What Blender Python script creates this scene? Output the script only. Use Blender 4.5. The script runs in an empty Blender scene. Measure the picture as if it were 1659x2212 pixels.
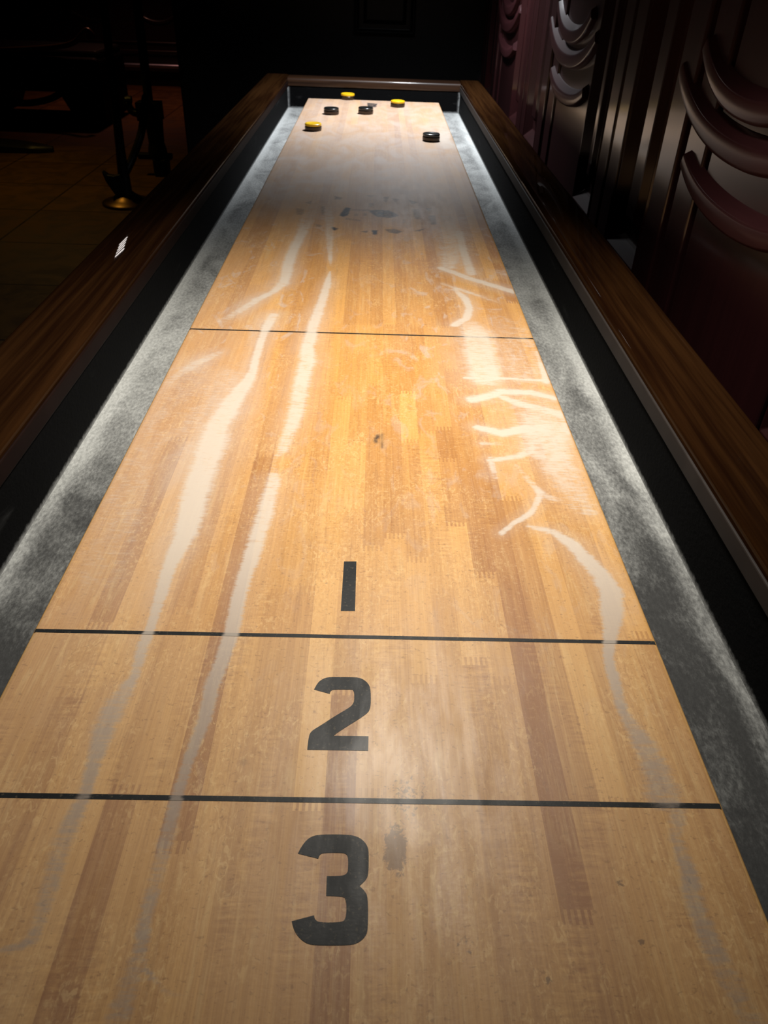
import bpy, bmesh, math, random
import numpy as np
from mathutils import Vector, Matrix, noise as mnoise

# ----------------------------------------------------------------- set up
scene = bpy.context.scene
COL = scene.collection
random.seed(7)
rng = np.random.default_rng(11)
Z0 = 0.78                      # height of the playing surface above the floor
W = 0.508                      # board width
Y_NEAR, Y_FAR = 0.145, 3.345   # ends of the board

vs = scene.view_settings
scene.display_settings.display_device = 'sRGB'
vs.view_transform = 'Standard'
vs.look = 'None'
vs.exposure = 0.0
vs.gamma = 1.0
vs.use_curve_mapping = False

world = bpy.data.worlds.new('world')
scene.world = world
world.use_nodes = True
world.node_tree.nodes['Background'].inputs[0].default_value = (0.05, 0.035, 0.03, 1)
world.node_tree.nodes['Background'].inputs[1].default_value = 0.012

# ----------------------------------------------------------------- traced marks (metres on the board: x, y, half width, strength)
STREAKS = [
    [(-0.1231, 1.8292, 0.0209, 0.25), (-0.1271, 1.6753, 0.0194, 0.5), (-0.1315, 1.5419, 0.0109, 0.9), (-0.1383, 1.4303, 0.0102, 1.0), (-0.1382, 1.3418, 0.0113, 1.0), (-0.1368, 1.2732, 0.0085, 1.0)],
    [(-0.1368, 1.2732, 0.0112, 0.9), (-0.1491, 1.2301, 0.0062, 0.9), (-0.1684, 1.1969, 0.0078, 0.9), (-0.1936, 1.1374, 0.0079, 0.7), (-0.2117, 1.1007, 0.0086, 0.4)],
    [(-0.1377, 1.1284, 0.0091, 0.8), (-0.1423, 1.0843, 0.0075, 1.0), (-0.144, 1.0431, 0.006, 1.0), (-0.1445, 0.9856, 0.0057, 1.0), (-0.143, 0.9358, 0.0055, 1.0), (-0.1438, 0.9149, 0.0078, 1.0), (-0.1581, 0.836, 0.0149, 1.0), (-0.1641, 0.7809, 0.016, 1.0), (-0.1633, 0.7311, 0.0168, 1.0), (-0.1636, 0.6748, 0.0147, 1.0), (-0.1615, 0.6235, 0.0133, 1.0), (-0.1584, 0.578, 0.0107, 1.0), (-0.1638, 0.5312, 0.006, 0.85), (-0.1623, 0.4863, 0.0047, 0.8), (-0.1613, 0.4538, 0.0036, 0.75), (-0.1626, 0.4288, 0.0049, 0.7), (-0.161, 0.3984, 0.0037, 0.6), (-0.1666, 0.3767, 0.009, 0.5), (-0.1702, 0.3506, 0.0086, 0.6), (-0.1682, 0.328, 0.0053, 0.6), (-0.1669, 0.2968, 0.0043, 0.65), (-0.1677, 0.2891, 0.0052, 0.6), (-0.1705, 0.2619, 0.0078, 0.4), (-0.1682, 0.2331, 0.0054, 0.45), (-0.1668, 0.2069, 0.0038, 0.45)],
    [(-0.1672, 0.2081, 0.0027, 0.45), (-0.1726, 0.2019, 0.0023, 0.5), (-0.183, 0.1993, 0.0019, 0.5)],
    [(-0.1987, 0.9851, 0.0071, 0.6), (-0.2185, 0.9554, 0.0087, 0.7), (-0.2402, 0.9117, 0.0082, 0.5), (-0.2524, 0.8612, 0.0064, 0.3)],
    [(-0.1637, 0.9473, 0.0221, 0.25), (-0.1737, 0.8916, 0.0264, 0.4), (-0.1897, 0.8051, 0.0218, 0.35), (-0.1939, 0.7208, 0.0201, 0.3)],
    [(-0.097, 1.8325, 0.0157, 0.3), (-0.0824, 1.6805, 0.0107, 0.6), (-0.0755, 1.5795, 0.0088, 0.7), (-0.0724, 1.5055, 0.0076, 0.7), (-0.0646, 1.3998, 0.0034, 0.8), (-0.0628, 1.3663, 0.0016, 0.2)],
    [(-0.0621, 1.3364, 0.0016, 0.8), (-0.0629, 1.2796, 0.0063, 1.0), (-0.0682, 1.1765, 0.008, 1.0), (-0.0734, 1.1038, 0.009, 1.0), (-0.0767, 1.02, 0.0098, 1.0), (-0.0732, 0.9618, 0.0122, 0.95), (-0.0763, 0.8935, 0.011, 0.9), (-0.0754, 0.8334, 0.0113, 0.8), (-0.0787, 0.7788, 0.0091, 0.8), (-0.0826, 0.735, 0.007, 0.7), (-0.0895, 0.7161, 0.003, 0.4), (-0.0894, 0.6972, 0.004, 0.3), (-0.0857, 0.6729, 0.0073, 0.85), (-0.0874, 0.6265, 0.0083, 0.85), (-0.0899, 0.5806, 0.0079, 0.85), (-0.0928, 0.5336, 0.0069, 0.85), (-0.0953, 0.4884, 0.0057, 0.85), (-0.0945, 0.4483, 0.0054, 0.85), (-0.0969, 0.4236, 0.0053, 0.8), (-0.1009, 0.3889, 0.0054, 0.75), (-0.1008, 0.3578, 0.0043, 0.75), (-0.1044, 0.3293, 0.0038, 0.75), (-0.1069, 0.2979, 0.0036, 0.7), (-0.107, 0.2706, 0.005, 0.5), (-0.1075, 0.248, 0.0049, 0.4), (-0.1083, 0.2204, 0.004, 0.55), (-0.1062, 0.2014, 0.0038, 0.55), (-0.1082, 0.1825, 0.0068, 0.4), (-0.11, 0.1645, 0.0071, 0.4)],
    [(-0.1056, 0.1989, 0.0018, 0.5), (-0.0995, 0.1895, 0.0015, 0.55), (-0.0872, 0.1793, 0.001, 0.35), (-0.0745, 0.1771, 0.0009, 0.2)],
    [(0.1694, 1.7096, 0.0207, 0.55), (0.1703, 1.6061, 0.0259, 0.65), (0.1642, 1.4827, 0.0256, 0.65), (0.1493, 1.3809, 0.0144, 0.8)],
    [(0.1875, 1.608, 0.0106, 0.8), (0.1853, 1.4848, 0.009, 0.9), (0.1884, 1.3493, 0.01, 0.9)],
    [(0.1371, 1.3747, 0.0086, 1.0), (0.1811, 1.3244, 0.0089, 1.0), (0.2508, 1.2637, 0.0089, 1.0)],
    [(0.1334, 1.292, 0.0047, 0.6), (0.1709, 1.2569, 0.0055, 0.8), (0.2212, 1.2098, 0.0045, 0.4)],
    [(0.2252, 1.3676, 0.01, 0.4), (0.2532, 1.3576, 0.0198, 0.6)],
    [(0.1529, 1.2665, 0.0057, 0.8), (0.1663, 1.2242, 0.0068, 1.0), (0.1694, 1.1833, 0.006, 1.0), (0.1607, 1.138, 0.0069, 1.0), (0.1405, 1.1106, 0.0078, 1.0)],
    [(0.1637, 1.1159, 0.0179, 0.6), (0.1701, 1.0773, 0.029, 0.85), (0.1687, 1.0303, 0.028, 0.8), (0.1678, 0.9759, 0.0272, 0.85), (0.1667, 0.934, 0.0266, 0.9)],
    [(0.1398, 0.9295, 0.0035, 1.0), (0.1928, 0.9314, 0.0035, 1.0), (0.2516, 0.9267, 0.0035, 1.0)],
    [(0.2318, 1.0939, 0.0248, 0.35), (0.2259, 1.0181, 0.0252, 0.4), (0.2217, 0.9373, 0.0284, 0.5)],
    [(0.2514, 1.0199, 0.0037, 0.7), (0.2495, 0.959, 0.0055, 0.9), (0.2471, 0.9223, 0.005, 0.9)],
    [(0.1413, 0.8676, 0.008, 1.0), (0.1616, 0.8751, 0.0085, 1.0), (0.1833, 0.8918, 0.0085, 1.0), (0.22, 0.8913, 0.0073, 1.0), (0.25, 0.8776, 0.0058, 1.0)],
    [(0.1815, 0.8775, 0.0057, 0.8), (0.2009, 0.8597, 0.0095, 0.9), (0.2459, 0.8368, 0.0103, 0.9), (0.2495, 0.8229, 0.0061, 0.7)],
    [(0.1428, 0.7968, 0.0065, 1.0), (0.1694, 0.7839, 0.0076, 1.0), (0.2051, 0.7978, 0.0116, 1.0), (0.2524, 0.8003, 0.0186, 0.8)],
    [(0.1438, 0.7593, 0.0036, 0.7), (0.1663, 0.7594, 0.0036, 0.5)],
    [(0.2196, 0.7662, 0.0135, 0.8), (0.185, 0.7339, 0.0057, 0.8), (0.1486, 0.7224, 0.0041, 0.9)],
    [(0.1497, 0.7273, 0.0037, 0.8), (0.1499, 0.7035, 0.0036, 0.8), (0.1507, 0.6888, 0.004, 0.6)],
    [(0.1764, 0.7141, 0.0033, 0.4), (0.1855, 0.6867, 0.0039, 0.5), (0.1951, 0.6607, 0.0051, 0.8)],
    [(0.1951, 0.6607, 0.0039, 0.8), (0.1846, 0.6352, 0.0034, 0.8), (0.1774, 0.6228, 0.0033, 0.8), (0.1591, 0.6065, 0.0028, 0.8), (0.1444, 0.5894, 0.0027, 0.8)],
    [(0.2296, 0.7614, 0.0163, 0.6), (0.2332, 0.712, 0.013, 0.5), (0.2326, 0.6753, 0.0118, 0.5), (0.2369, 0.6292, 0.0084, 0.6)],
    [(0.1947, 0.6581, 0.0051, 0.6), (0.2218, 0.6424, 0.0042, 0.5), (0.2447, 0.6271, 0.0041, 0.6)],
    [(0.1732, 0.6025, 0.0031, 0.6), (0.1955, 0.5935, 0.0052, 0.75), (0.2122, 0.573, 0.0068, 0.85), (0.2176, 0.5523, 0.0069, 0.85)],
    [(0.2193, 0.5524, 0.0079, 0.85), (0.2279, 0.5314, 0.009, 0.85), (0.2314, 0.5088, 0.01, 0.9), (0.2258, 0.4778, 0.0085, 0.85), (0.2181, 0.4549, 0.0051, 0.8), (0.2096, 0.4276, 0.0041, 0.75), (0.2089, 0.4024, 0.0044, 0.7), (0.2075, 0.3744, 0.0042, 0.6), (0.2159, 0.3403, 0.01, 0.5), (0.2184, 0.3205, 0.0113, 0.55), (0.2169, 0.3039, 0.0126, 0.5), (0.2236, 0.2923, 0.0062, 0.4), (0.2158, 0.2725, 0.0045, 0.45), (0.2162, 0.251, 0.0058, 0.55), (0.2138, 0.231, 0.0062, 0.5), (0.2156, 0.2048, 0.0067, 0.45), (0.2195, 0.1867, 0.0072, 0.4), (0.2231, 0.1671, 0.0086, 0.35)],
    [(-0.0031, 1.931, 0.0122, 0.2), (-0.0004, 1.7265, 0.0111, 0.35), (0.0007, 1.5717, 0.0102, 0.3), (0.0029, 1.4115, 0.0094, 0.12)],
    [(0.0914, 1.9436, 0.0101, 0.2), (0.0855, 1.7367, 0.0092, 0.35), (0.0801, 1.5802, 0.0085, 0.3), (0.0756, 1.4185, 0.0077, 0.12)],
    [(0.2271, 1.9616, 0.0171, 0.2), (0.2087, 1.7512, 0.0155, 0.35), (0.1938, 1.5924, 0.0143, 0.3), (0.1796, 1.4285, 0.0131, 0.12)],
    [(-0.1182, 1.9158, 0.0163, 0.2), (-0.1052, 1.7142, 0.0149, 0.35), (-0.0962, 1.5613, 0.0138, 0.3), (-0.0859, 1.403, 0.0126, 0.12)],
    [(0.1476, 1.951, 0.009, 0.2), (0.1366, 1.7427, 0.0082, 0.35), (0.1273, 1.5852, 0.0076, 0.3), (0.1187, 1.4226, 0.0069, 0.12)],
    [(0.2352, 2.3988, 0.017, 0.4), (0.2557, 2.9293, 0.0325, 0.3), (0.2222, 2.6062, 0.0256, 0.9), (0.2309, 2.4783, 0.028, 0.7)],
    [(-0.2306, 2.0424, 0.0205, 0.2), (-0.1205, 2.1364, 0.0198, 0.25), (-0.051, 2.2308, 0.0146, 0.1)],
    [(0.2225, 0.8659, 0.0268, 0.4), (0.2233, 0.8273, 0.0332, 0.7), (0.2207, 0.7876, 0.0334, 0.85), (0.2187, 0.7455, 0.0295, 0.8), (0.2287, 0.6931, 0.0196, 0.65), (0.2327, 0.6371, 0.0145, 0.5)],
    [(0.1992, 0.8875, 0.0545, 0.2), (0.2009, 0.8685, 0.0521, 0.35)],
    [(0.2043, 1.7892, 0.0395, 0.3), (0.1884, 1.5446, 0.0396, 0.35), (0.1642, 1.3874, 0.0213, 0.4)],
    [(0.2092, 1.1379, 0.0256, 0.3), (0.2358, 1.0854, 0.0335, 0.4), (0.2248, 0.9575, 0.0289, 0.45)],
    [(0.282, 1.7226, 0.0154, 0.4), (0.2716, 1.6007, 0.0048, 0.7)],
    [(-0.2226, 0.9294, 0.0331, 0.25), (-0.225, 0.8032, 0.0298, 0.3), (-0.2344, 0.6906, 0.0268, 0.3), (-0.2264, 0.6068, 0.029, 0.28), (-0.2202, 0.5165, 0.0282, 0.22)],
    [(-0.1897, 1.1649, 0.0251, 0.25), (-0.2062, 1.0885, 0.0238, 0.2)],
]
INK = [
    ([(-0.0614, 1.7006), (-0.0508, 1.7654), (-0.0385, 1.7619), (-0.0438, 1.7026), (-0.0523, 1.6898)], 1),
    ([(0.0039, 1.7487), (0.0182, 1.7545), (0.0448, 1.7536), (0.0546, 1.7383), (0.0672, 1.7116), (0.0464, 1.6934), (0.0184, 1.7004), (0.0041, 1.7283)], 0.8),
    ([(-0.08, 1.8622), (-0.0609, 1.8491), (-0.0637, 1.8334), (-0.0774, 1.8316)], 0.5),
    ([(-0.0082, 1.8807), (0.0153, 1.8819), (0.0038, 1.8601)], 0.35),
    ([(0.0341, 1.8676), (0.047, 1.872), (0.0408, 1.8198), (0.0335, 1.8277)], 0.45),
    ([(0.0538, 1.8591), (0.07, 1.852), (0.0602, 1.8195)], 0.4),
    ([(0.0909, 1.8501), (0.1145, 1.8307), (0.0977, 1.811)], 0.5),
    ([(-0.1048, 1.769), (-0.096, 1.7701), (-0.0934, 1.6968), (-0.1007, 1.7039)], 0.35),
    ([(-0.0761, 1.6141), (-0.0592, 1.603), (-0.0665, 1.5845)], 1),
    ([(0.0096, 1.5977), (0.0205, 1.5975), (0.019, 1.568), (0.0113, 1.5685)], 1),
    ([(-0.0147, 1.5866), (0.0015, 1.5954), (-0.0013, 1.5755)], 0.55),
    ([(0.0363, 1.6063), (0.06, 1.6089), (0.0721, 1.5946), (0.0595, 1.5792), (0.0433, 1.5845)], 0.6),
    ([(0.0938, 1.6019), (0.1206, 1.6242), (0.1071, 1.5998)], 0.6),
    ([(0.0964, 1.7723), (0.1131, 1.7701), (0.1119, 1.6893), (0.1002, 1.6918)], 0.45),
    ([(0.127, 1.7802), (0.1418, 1.7837), (0.1336, 1.7542)], 0.45),
    ([(0.1309, 1.723), (0.1463, 1.7248), (0.1441, 1.6511), (0.1324, 1.6498)], 0.5),
    ([(-0.1423, 1.7987), (-0.1297, 1.8108), (-0.1298, 1.7813)], 0.35),
    ([(-0.1579, 1.7458), (-0.1387, 1.7398), (-0.1405, 1.6953), (-0.1532, 1.6938)], 0.3),
    ([(-0.0382, 1.7536), (0.0038, 1.7553), (0.0039, 1.7437), (-0.0379, 1.7437)], 0.35),
    ([(-0.0478, 1.6826), (-0.0155, 1.6709), (-0.0152, 1.6595), (-0.0473, 1.6695)], 0.3),
    ([(-0.1082, 1.6303), (-0.0933, 1.6246), (-0.0962, 1.6061), (-0.1069, 1.6122)], 0.35),
    ([(-0.0304, 1.7121), (-0.0231, 1.721), (-0.0204, 1.7014), (-0.0289, 1.6965)], 0.3),
    ([(-0.01, 1.7226), (-0.0035, 1.7233), (-0.0042, 1.6993), (-0.0097, 1.7027)], 0.4),
    ([(0.0009, 1.8122), (0.0134, 1.8093), (0.0091, 1.7786), (0.0013, 1.7777)], 0.35),
    ([(0.0742, 1.685), (0.0785, 1.6855), (0.0765, 1.6473), (0.0723, 1.6506)], 0.3),
    ([(0.0183, 0.7562), (0.0219, 0.7743), (0.0257, 0.7745), (0.0231, 0.7533)], 0.9),
    ([(0.0278, 0.7778), (0.03, 0.7779), (0.0299, 0.7435), (0.0283, 0.7434)], 0.8),
    ([(-0.0246, 3.2824), (0.0144, 3.2683), (0.0096, 3.1782), (-0.0214, 3.1822)], 0.8),
    ([(-0.0689, 0.3262), (-0.0665, 0.327), (-0.0661, 0.3218), (-0.0684, 0.3225)], 0.5),
]
ONE = [(-0.0068, 0.5412), (0.0046, 0.5416), (0.0051, 0.4758), (-0.007, 0.4755)]
TWO = [(-0.0236, 0.3891), (-0.0213, 0.3957), (-0.0183, 0.3993), (-0.0141, 0.4016), (-0.0053, 0.4019), (0.0046, 0.402), (0.01, 0.4018), (0.0145, 0.3994), (0.0178, 0.3952), (0.0193, 0.3904), (0.0196, 0.3754), (0.0186, 0.37), (0.0161, 0.3667), (0.011, 0.3621), (0.0009, 0.354), (-0.004, 0.3497), (-0.0069, 0.347), (0.0182, 0.3471), (0.0181, 0.3348), (-0.0245, 0.3348), (-0.0244, 0.3438), (-0.0238, 0.3487), (-0.0215, 0.3519), (-0.0166, 0.3557), (-0.0068, 0.3643), (0.0044, 0.373), (0.0064, 0.3764), (0.0071, 0.3791), (0.0069, 0.3873), (0.0055, 0.3896), (-0.0069, 0.3895), (-0.0096, 0.389), (-0.0111, 0.3876), (-0.0115, 0.3852)]
THREE = [(-0.0243, 0.2583), (-0.023, 0.262), (-0.0199, 0.2673), (-0.0157, 0.2704), (-0.0094, 0.2713), (0.004, 0.2715), (0.0113, 0.2706), (0.0158, 0.2678), (0.0185, 0.2641), (0.0195, 0.2603), (0.0195, 0.2458), (0.018, 0.2422), (0.0142, 0.2385), (0.0172, 0.2357), (0.0194, 0.2319), (0.0197, 0.2131), (0.0181, 0.2092), (0.0145, 0.206), (0.0098, 0.2045), (-0.011, 0.2042), (-0.0159, 0.2057), (-0.0202, 0.2091), (-0.023, 0.2134), (-0.0243, 0.2174), (-0.0117, 0.2209), (-0.0112, 0.2187), (-0.0086, 0.2168), (0.0045, 0.2171), (0.0064, 0.2189), (0.0069, 0.2226), (0.0067, 0.2284), (0.0056, 0.2313), (0.003, 0.2321), (-0.0054, 0.2323), (-0.0057, 0.2443), (0.0042, 0.2445), (0.0067, 0.2465), (0.007, 0.2492), (0.0068, 0.2564), (0.0054, 0.2587), (0.0019, 0.2593), (-0.0087, 0.259), (-0.0108, 0.2578), (-0.0115, 0.2552)]
PUCKS = [(-0.101, 3.353), (0.091, 3.213), (-0.187, 2.679), (-0.146, 2.995), (-0.026, 3.03), (0.182, 2.573)]


# ----------------------------------------------------------------- helpers
def link(o, parent=None):
    COL.objects.link(o)
    if parent is not None:
        o.parent = parent
    return o

def tag(o, label=None, cat=None, group=None, kind=None):
    if label: o['label'] = label
    if cat: o['category'] = cat
    if group: o['group'] = group
    if kind: o['kind'] = kind
    return o

def empty(name, loc, rz=0.0):
    o = bpy.data.objects.new(name, None)
    o.empty_display_size = 0.1
    o.location = loc
    o.rotation_euler = (0, 0, rz)
    return link(o)

def finish(bm, name, mat, parent=None, smooth=False, bevel=0.0, seg=2, angle=40):
    bmesh.ops.recalc_face_normals(bm, faces=bm.faces[:])
    me = bpy.data.meshes.new(name)
    bm.to_mesh(me)
    bm.free()
    me.materials.append(mat)
    o = bpy.data.objects.new(name, me)
    link(o, parent)
    if smooth:
        for p in me.polygons: p.use_smooth = True
        try:
            me.set_sharp_from_angle(angle=math.radians(angle))
        except Exception:
            pass
    if bevel > 0:
        m = o.modifiers.new('bevel', 'BEVEL')
        m.width = bevel; m.segments = seg; m.limit_method = 'ANGLE'
        m.angle_limit = math.radians(35)
    return o

def box(bm, x0, x1, y0, y1, z0, z1):
    v = [bm.verts.new((x, y, z)) for z in (z0, z1) for y in (y0, y1) for x in (x0, x1)]
    for q in ((0, 2, 3, 1), (4, 5, 7, 6), (0, 1, 5, 4), (2, 6, 7, 3), (0, 4, 6, 2), (1, 3, 7, 5)):
        bm.faces.new([v[i] for i in q])

def sweep(bm, pts, prof_fn, closed_prof=True, caps=True):
    """rings of points given by prof_fn(i, p) -> list of Vectors, bridged in order"""
    rings = []
    for i, p in enumerate(pts):
        rings.append([bm.verts.new(q) for q in prof_fn(i, p)])
    n = len(rings[0])
    for a, b in zip(rings, rings[1:]):
        for k in range(n if closed_prof else n - 1):
            bm.faces.new((a[k], a[(k + 1) % n], b[(k + 1) % n], b[k]))
    if caps and closed_prof:
        bm.faces.new(rings[0][::-1]); bm.faces.new(rings[-1])

def tube(bm, pts, radii, n=14):
    pts = [Vector(p) for p in pts]
    up0 = Vector((0.31, 0.2, 0.93))
    def fn(i, p):
        a = pts[max(i - 1, 0)]; b = pts[min(i + 1, len(pts) - 1)]
        t = (b - a).normalized()
        u = up0 - t * up0.dot(t)
        if u.length < 1e-3: u = Vector((1, 0, 0)) - t * t.x
        u.normalize(); w = t.cross(u)
        r = radii[i] if isinstance(radii, (list, tuple)) else radii
        return [p + (u * math.cos(2 * math.pi * k / n) + w * math.sin(2 * math.pi * k / n)) * r for k in range(n)]
    sweep(bm, pts, fn)

def lathe(bm, prof, cx=0, cy=0, n=40):
    """prof: list of (r, z) bottom to top, closed by caps where r > 0"""
    rings = []
    for r, z in prof:
        rings.append([bm.verts.new((cx + r * math.cos(2 * math.pi * k / n), cy + r * math.sin(2 * math.pi * k / n), z)) for k in range(n)])
    for a, b in zip(rings, rings[1:]):
        for k in range(n):
            bm.faces.new((a[k], a[(k + 1) % n], b[(k + 1) % n], b[k]))
    bm.faces.new(rings[0][::-1]); bm.faces.new(rings[-1])

def spline(pts, m=8):
    pts = [Vector(p) for p in pts]
    P = [pts[0]] + pts + [pts[-1]]
    out = []
    for i in range(1, len(P) - 2):
        for k in range(m):
            t = k / m
            a, b, c, d = P[i - 1], P[i], P[i + 1], P[i + 2]
            out.append(0.5 * ((2 * b) + (c - a) * t + (2 * a - 5 * b + 4 * c - d) * t * t + (3 * b - a - 3 * c + d) * t ** 3))
    out.append(pts[-1])
    return out

# ----------------------------------------------------------------- materials
def new_mat(name):
    m = bpy.data.materials.new(name)
    m.use_nodes = True
    nt = m.node_tree
    nt.nodes.clear()
    out = nt.nodes.new('ShaderNodeOutputMaterial')
    b = nt.nodes.new('ShaderNodeBsdfPrincipled')
    nt.links.new(b.outputs[0], out.inputs[0])
    return m, nt, b

class G:
    """small helper for node graphs"""
    def __init__(self, nt): self.nt = nt
    def _set(self, sock, v):
        if v is None: return
        if hasattr(v, 'is_linked') or isinstance(v, bpy.types.NodeSocket): self.nt.links.new(v, sock)
        else: sock.default_value = v
    def math(self, op, a, b=None, c=None, clamp=False):
        n = self.nt.nodes.new('ShaderNodeMath'); n.operation = op; n.use_clamp = clamp
        self._set(n.inputs[0], a); self._set(n.inputs[1], b)
        if c is not None: self._set(n.inputs[2], c)
        return n.outputs[0]
    def mix(self, f, a, b, mode='MIX'):
        n = self.nt.nodes.new('ShaderNodeMix'); n.data_type = 'RGBA'; n.blend_type = mode
        self._set(n.inputs[0], f); self._set(n.inputs[6], a); self._set(n.inputs[7], b)
        return n.outputs[2]
    def mixf(self, f, a, b):
        n = self.nt.nodes.new('ShaderNodeMix'); n.data_type = 'FLOAT'
        self._set(n.inputs[0], f); self._set(n.inputs[2], a); self._set(n.inputs[3], b)
        return n.outputs[0]
    def range(self, v, a, b, c=0.0, d=1.0, smooth=True):
        n = self.nt.nodes.new('ShaderNodeMapRange'); n.interpolation_type = 'SMOOTHSTEP' if smooth else 'LINEAR'
        self._set(n.inputs[0], v); n.inputs[1].default_value = a; n.inputs[2].default_value = b
        n.inputs[3].default_value = c; n.inputs[4].default_value = d
        return n.outputs[0]
    def attr(self, name):
        n = self.nt.nodes.new('ShaderNodeAttribute'); n.attribute_name = name
        return n.outputs['Fac']
    def coord(self, scale=(1, 1, 1), loc=(0, 0, 0), rot=(0, 0, 0)):
        t = self.nt.nodes.new('ShaderNodeTexCoord'); m = self.nt.nodes.new('ShaderNodeMapping')
        m.inputs['Scale'].default_value = scale; m.inputs['Location'].default_value = loc; m.inputs['Rotation'].default_value = rot
        self.nt.links.new(t.outputs['Object'], m.inputs[0])
        return m.outputs[0]
    def noise(self, scale=(1, 1, 1), s=1.0, detail=3.0, rough=0.5, dist=0.0, loc=(0, 0, 0)):
        n = self.nt.nodes.new('ShaderNodeTexNoise')
        self.nt.links.new(self.coord(scale, loc), n.inputs['Vector'])
        n.inputs['Scale'].default_value = s; n.inputs['Detail'].default_value = detail
        n.inputs['Roughness'].default_value = rough; n.inputs['Distortion'].default_value = dist
        return n.outputs['Fac']
    def xyz(self):
        t = self.nt.nodes.new('ShaderNodeTexCoord'); s = self.nt.nodes.new('ShaderNodeSeparateXYZ')
        self.nt.links.new(t.outputs['Object'], s.inputs[0])
        return s.outputs
    def bump(self, h, strength, dist=0.001):
        n = self.nt.nodes.new('ShaderNodeBump'); n.inputs['Strength'].default_value = strength; n.inputs['Distance'].default_value = dist
        self.nt.links.new(h, n.inputs['Height'])
        return n.outputs[0]

def simple(name, col, rough=0.5, metal=0.0, coat=0.0, coat_rough=0.1, spec=0.5, var=0.12, vscale=30.0, sheen=0.0):
    m, nt, b = new_mat(name)
    g = G(nt)
    n = g.noise(s=vscale, detail=4)
    k = g.range(n, 0.3, 0.7, 1 - var, 1 + var, False)
    c = nt.nodes.new('ShaderNodeVectorMath'); c.operation = 'SCALE'
    c.inputs[0].default_value = col[:3]; nt.links.new(k, c.inputs['Scale'])
    nt.links.new(c.outputs[0], b.inputs['Base Color'])
    b.inputs['Roughness'].default_value = rough; b.inputs['Metallic'].default_value = metal
    b.inputs['Coat Weight'].default_value = coat; b.inputs['Coat Roughness'].default_value = coat_rough
    b.inputs['Specular IOR Level'].default_value = spec
    return m

def wood(name, dark, light, axis='Y', rough=0.35, coat=0.6, coat_rough=0.12, fine=120.0, spec=0.5, bumpy=0.05):
    m, nt, b = new_mat(name)
    g = G(nt)
    sc = {'X': (3, fine, fine), 'Y': (fine, 3, fine), 'Z': (fine, fine, 3)}[axis]
    sc2 = {'X': (1.2, 14, 14), 'Y': (14, 1.2, 14), 'Z': (14, 14, 1.2)}[axis]
    a = g.noise(sc, 1, 4, 0.6); c = g.noise(sc2, 1, 3, 0.5, 0.6)
    f = g.math('ADD', g.math('MULTIPLY', a, 0.5), g.math('MULTIPLY', c, 0.5))
    col = g.mix(g.range(f, 0.36, 0.64), (*dark, 1), (*light, 1))
    nt.links.new(col, b.inputs['Base Color'])
    b.inputs['Roughness'].default_value = rough
    b.inputs['Coat Weight'].default_value = coat; b.inputs['Coat Roughness'].default_value = coat_rough
    b.inputs['Specular IOR Level'].default_value = spec
    nt.links.new(g.bump(a, bumpy, 0.0006), b.inputs['Normal'])
    return m

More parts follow.
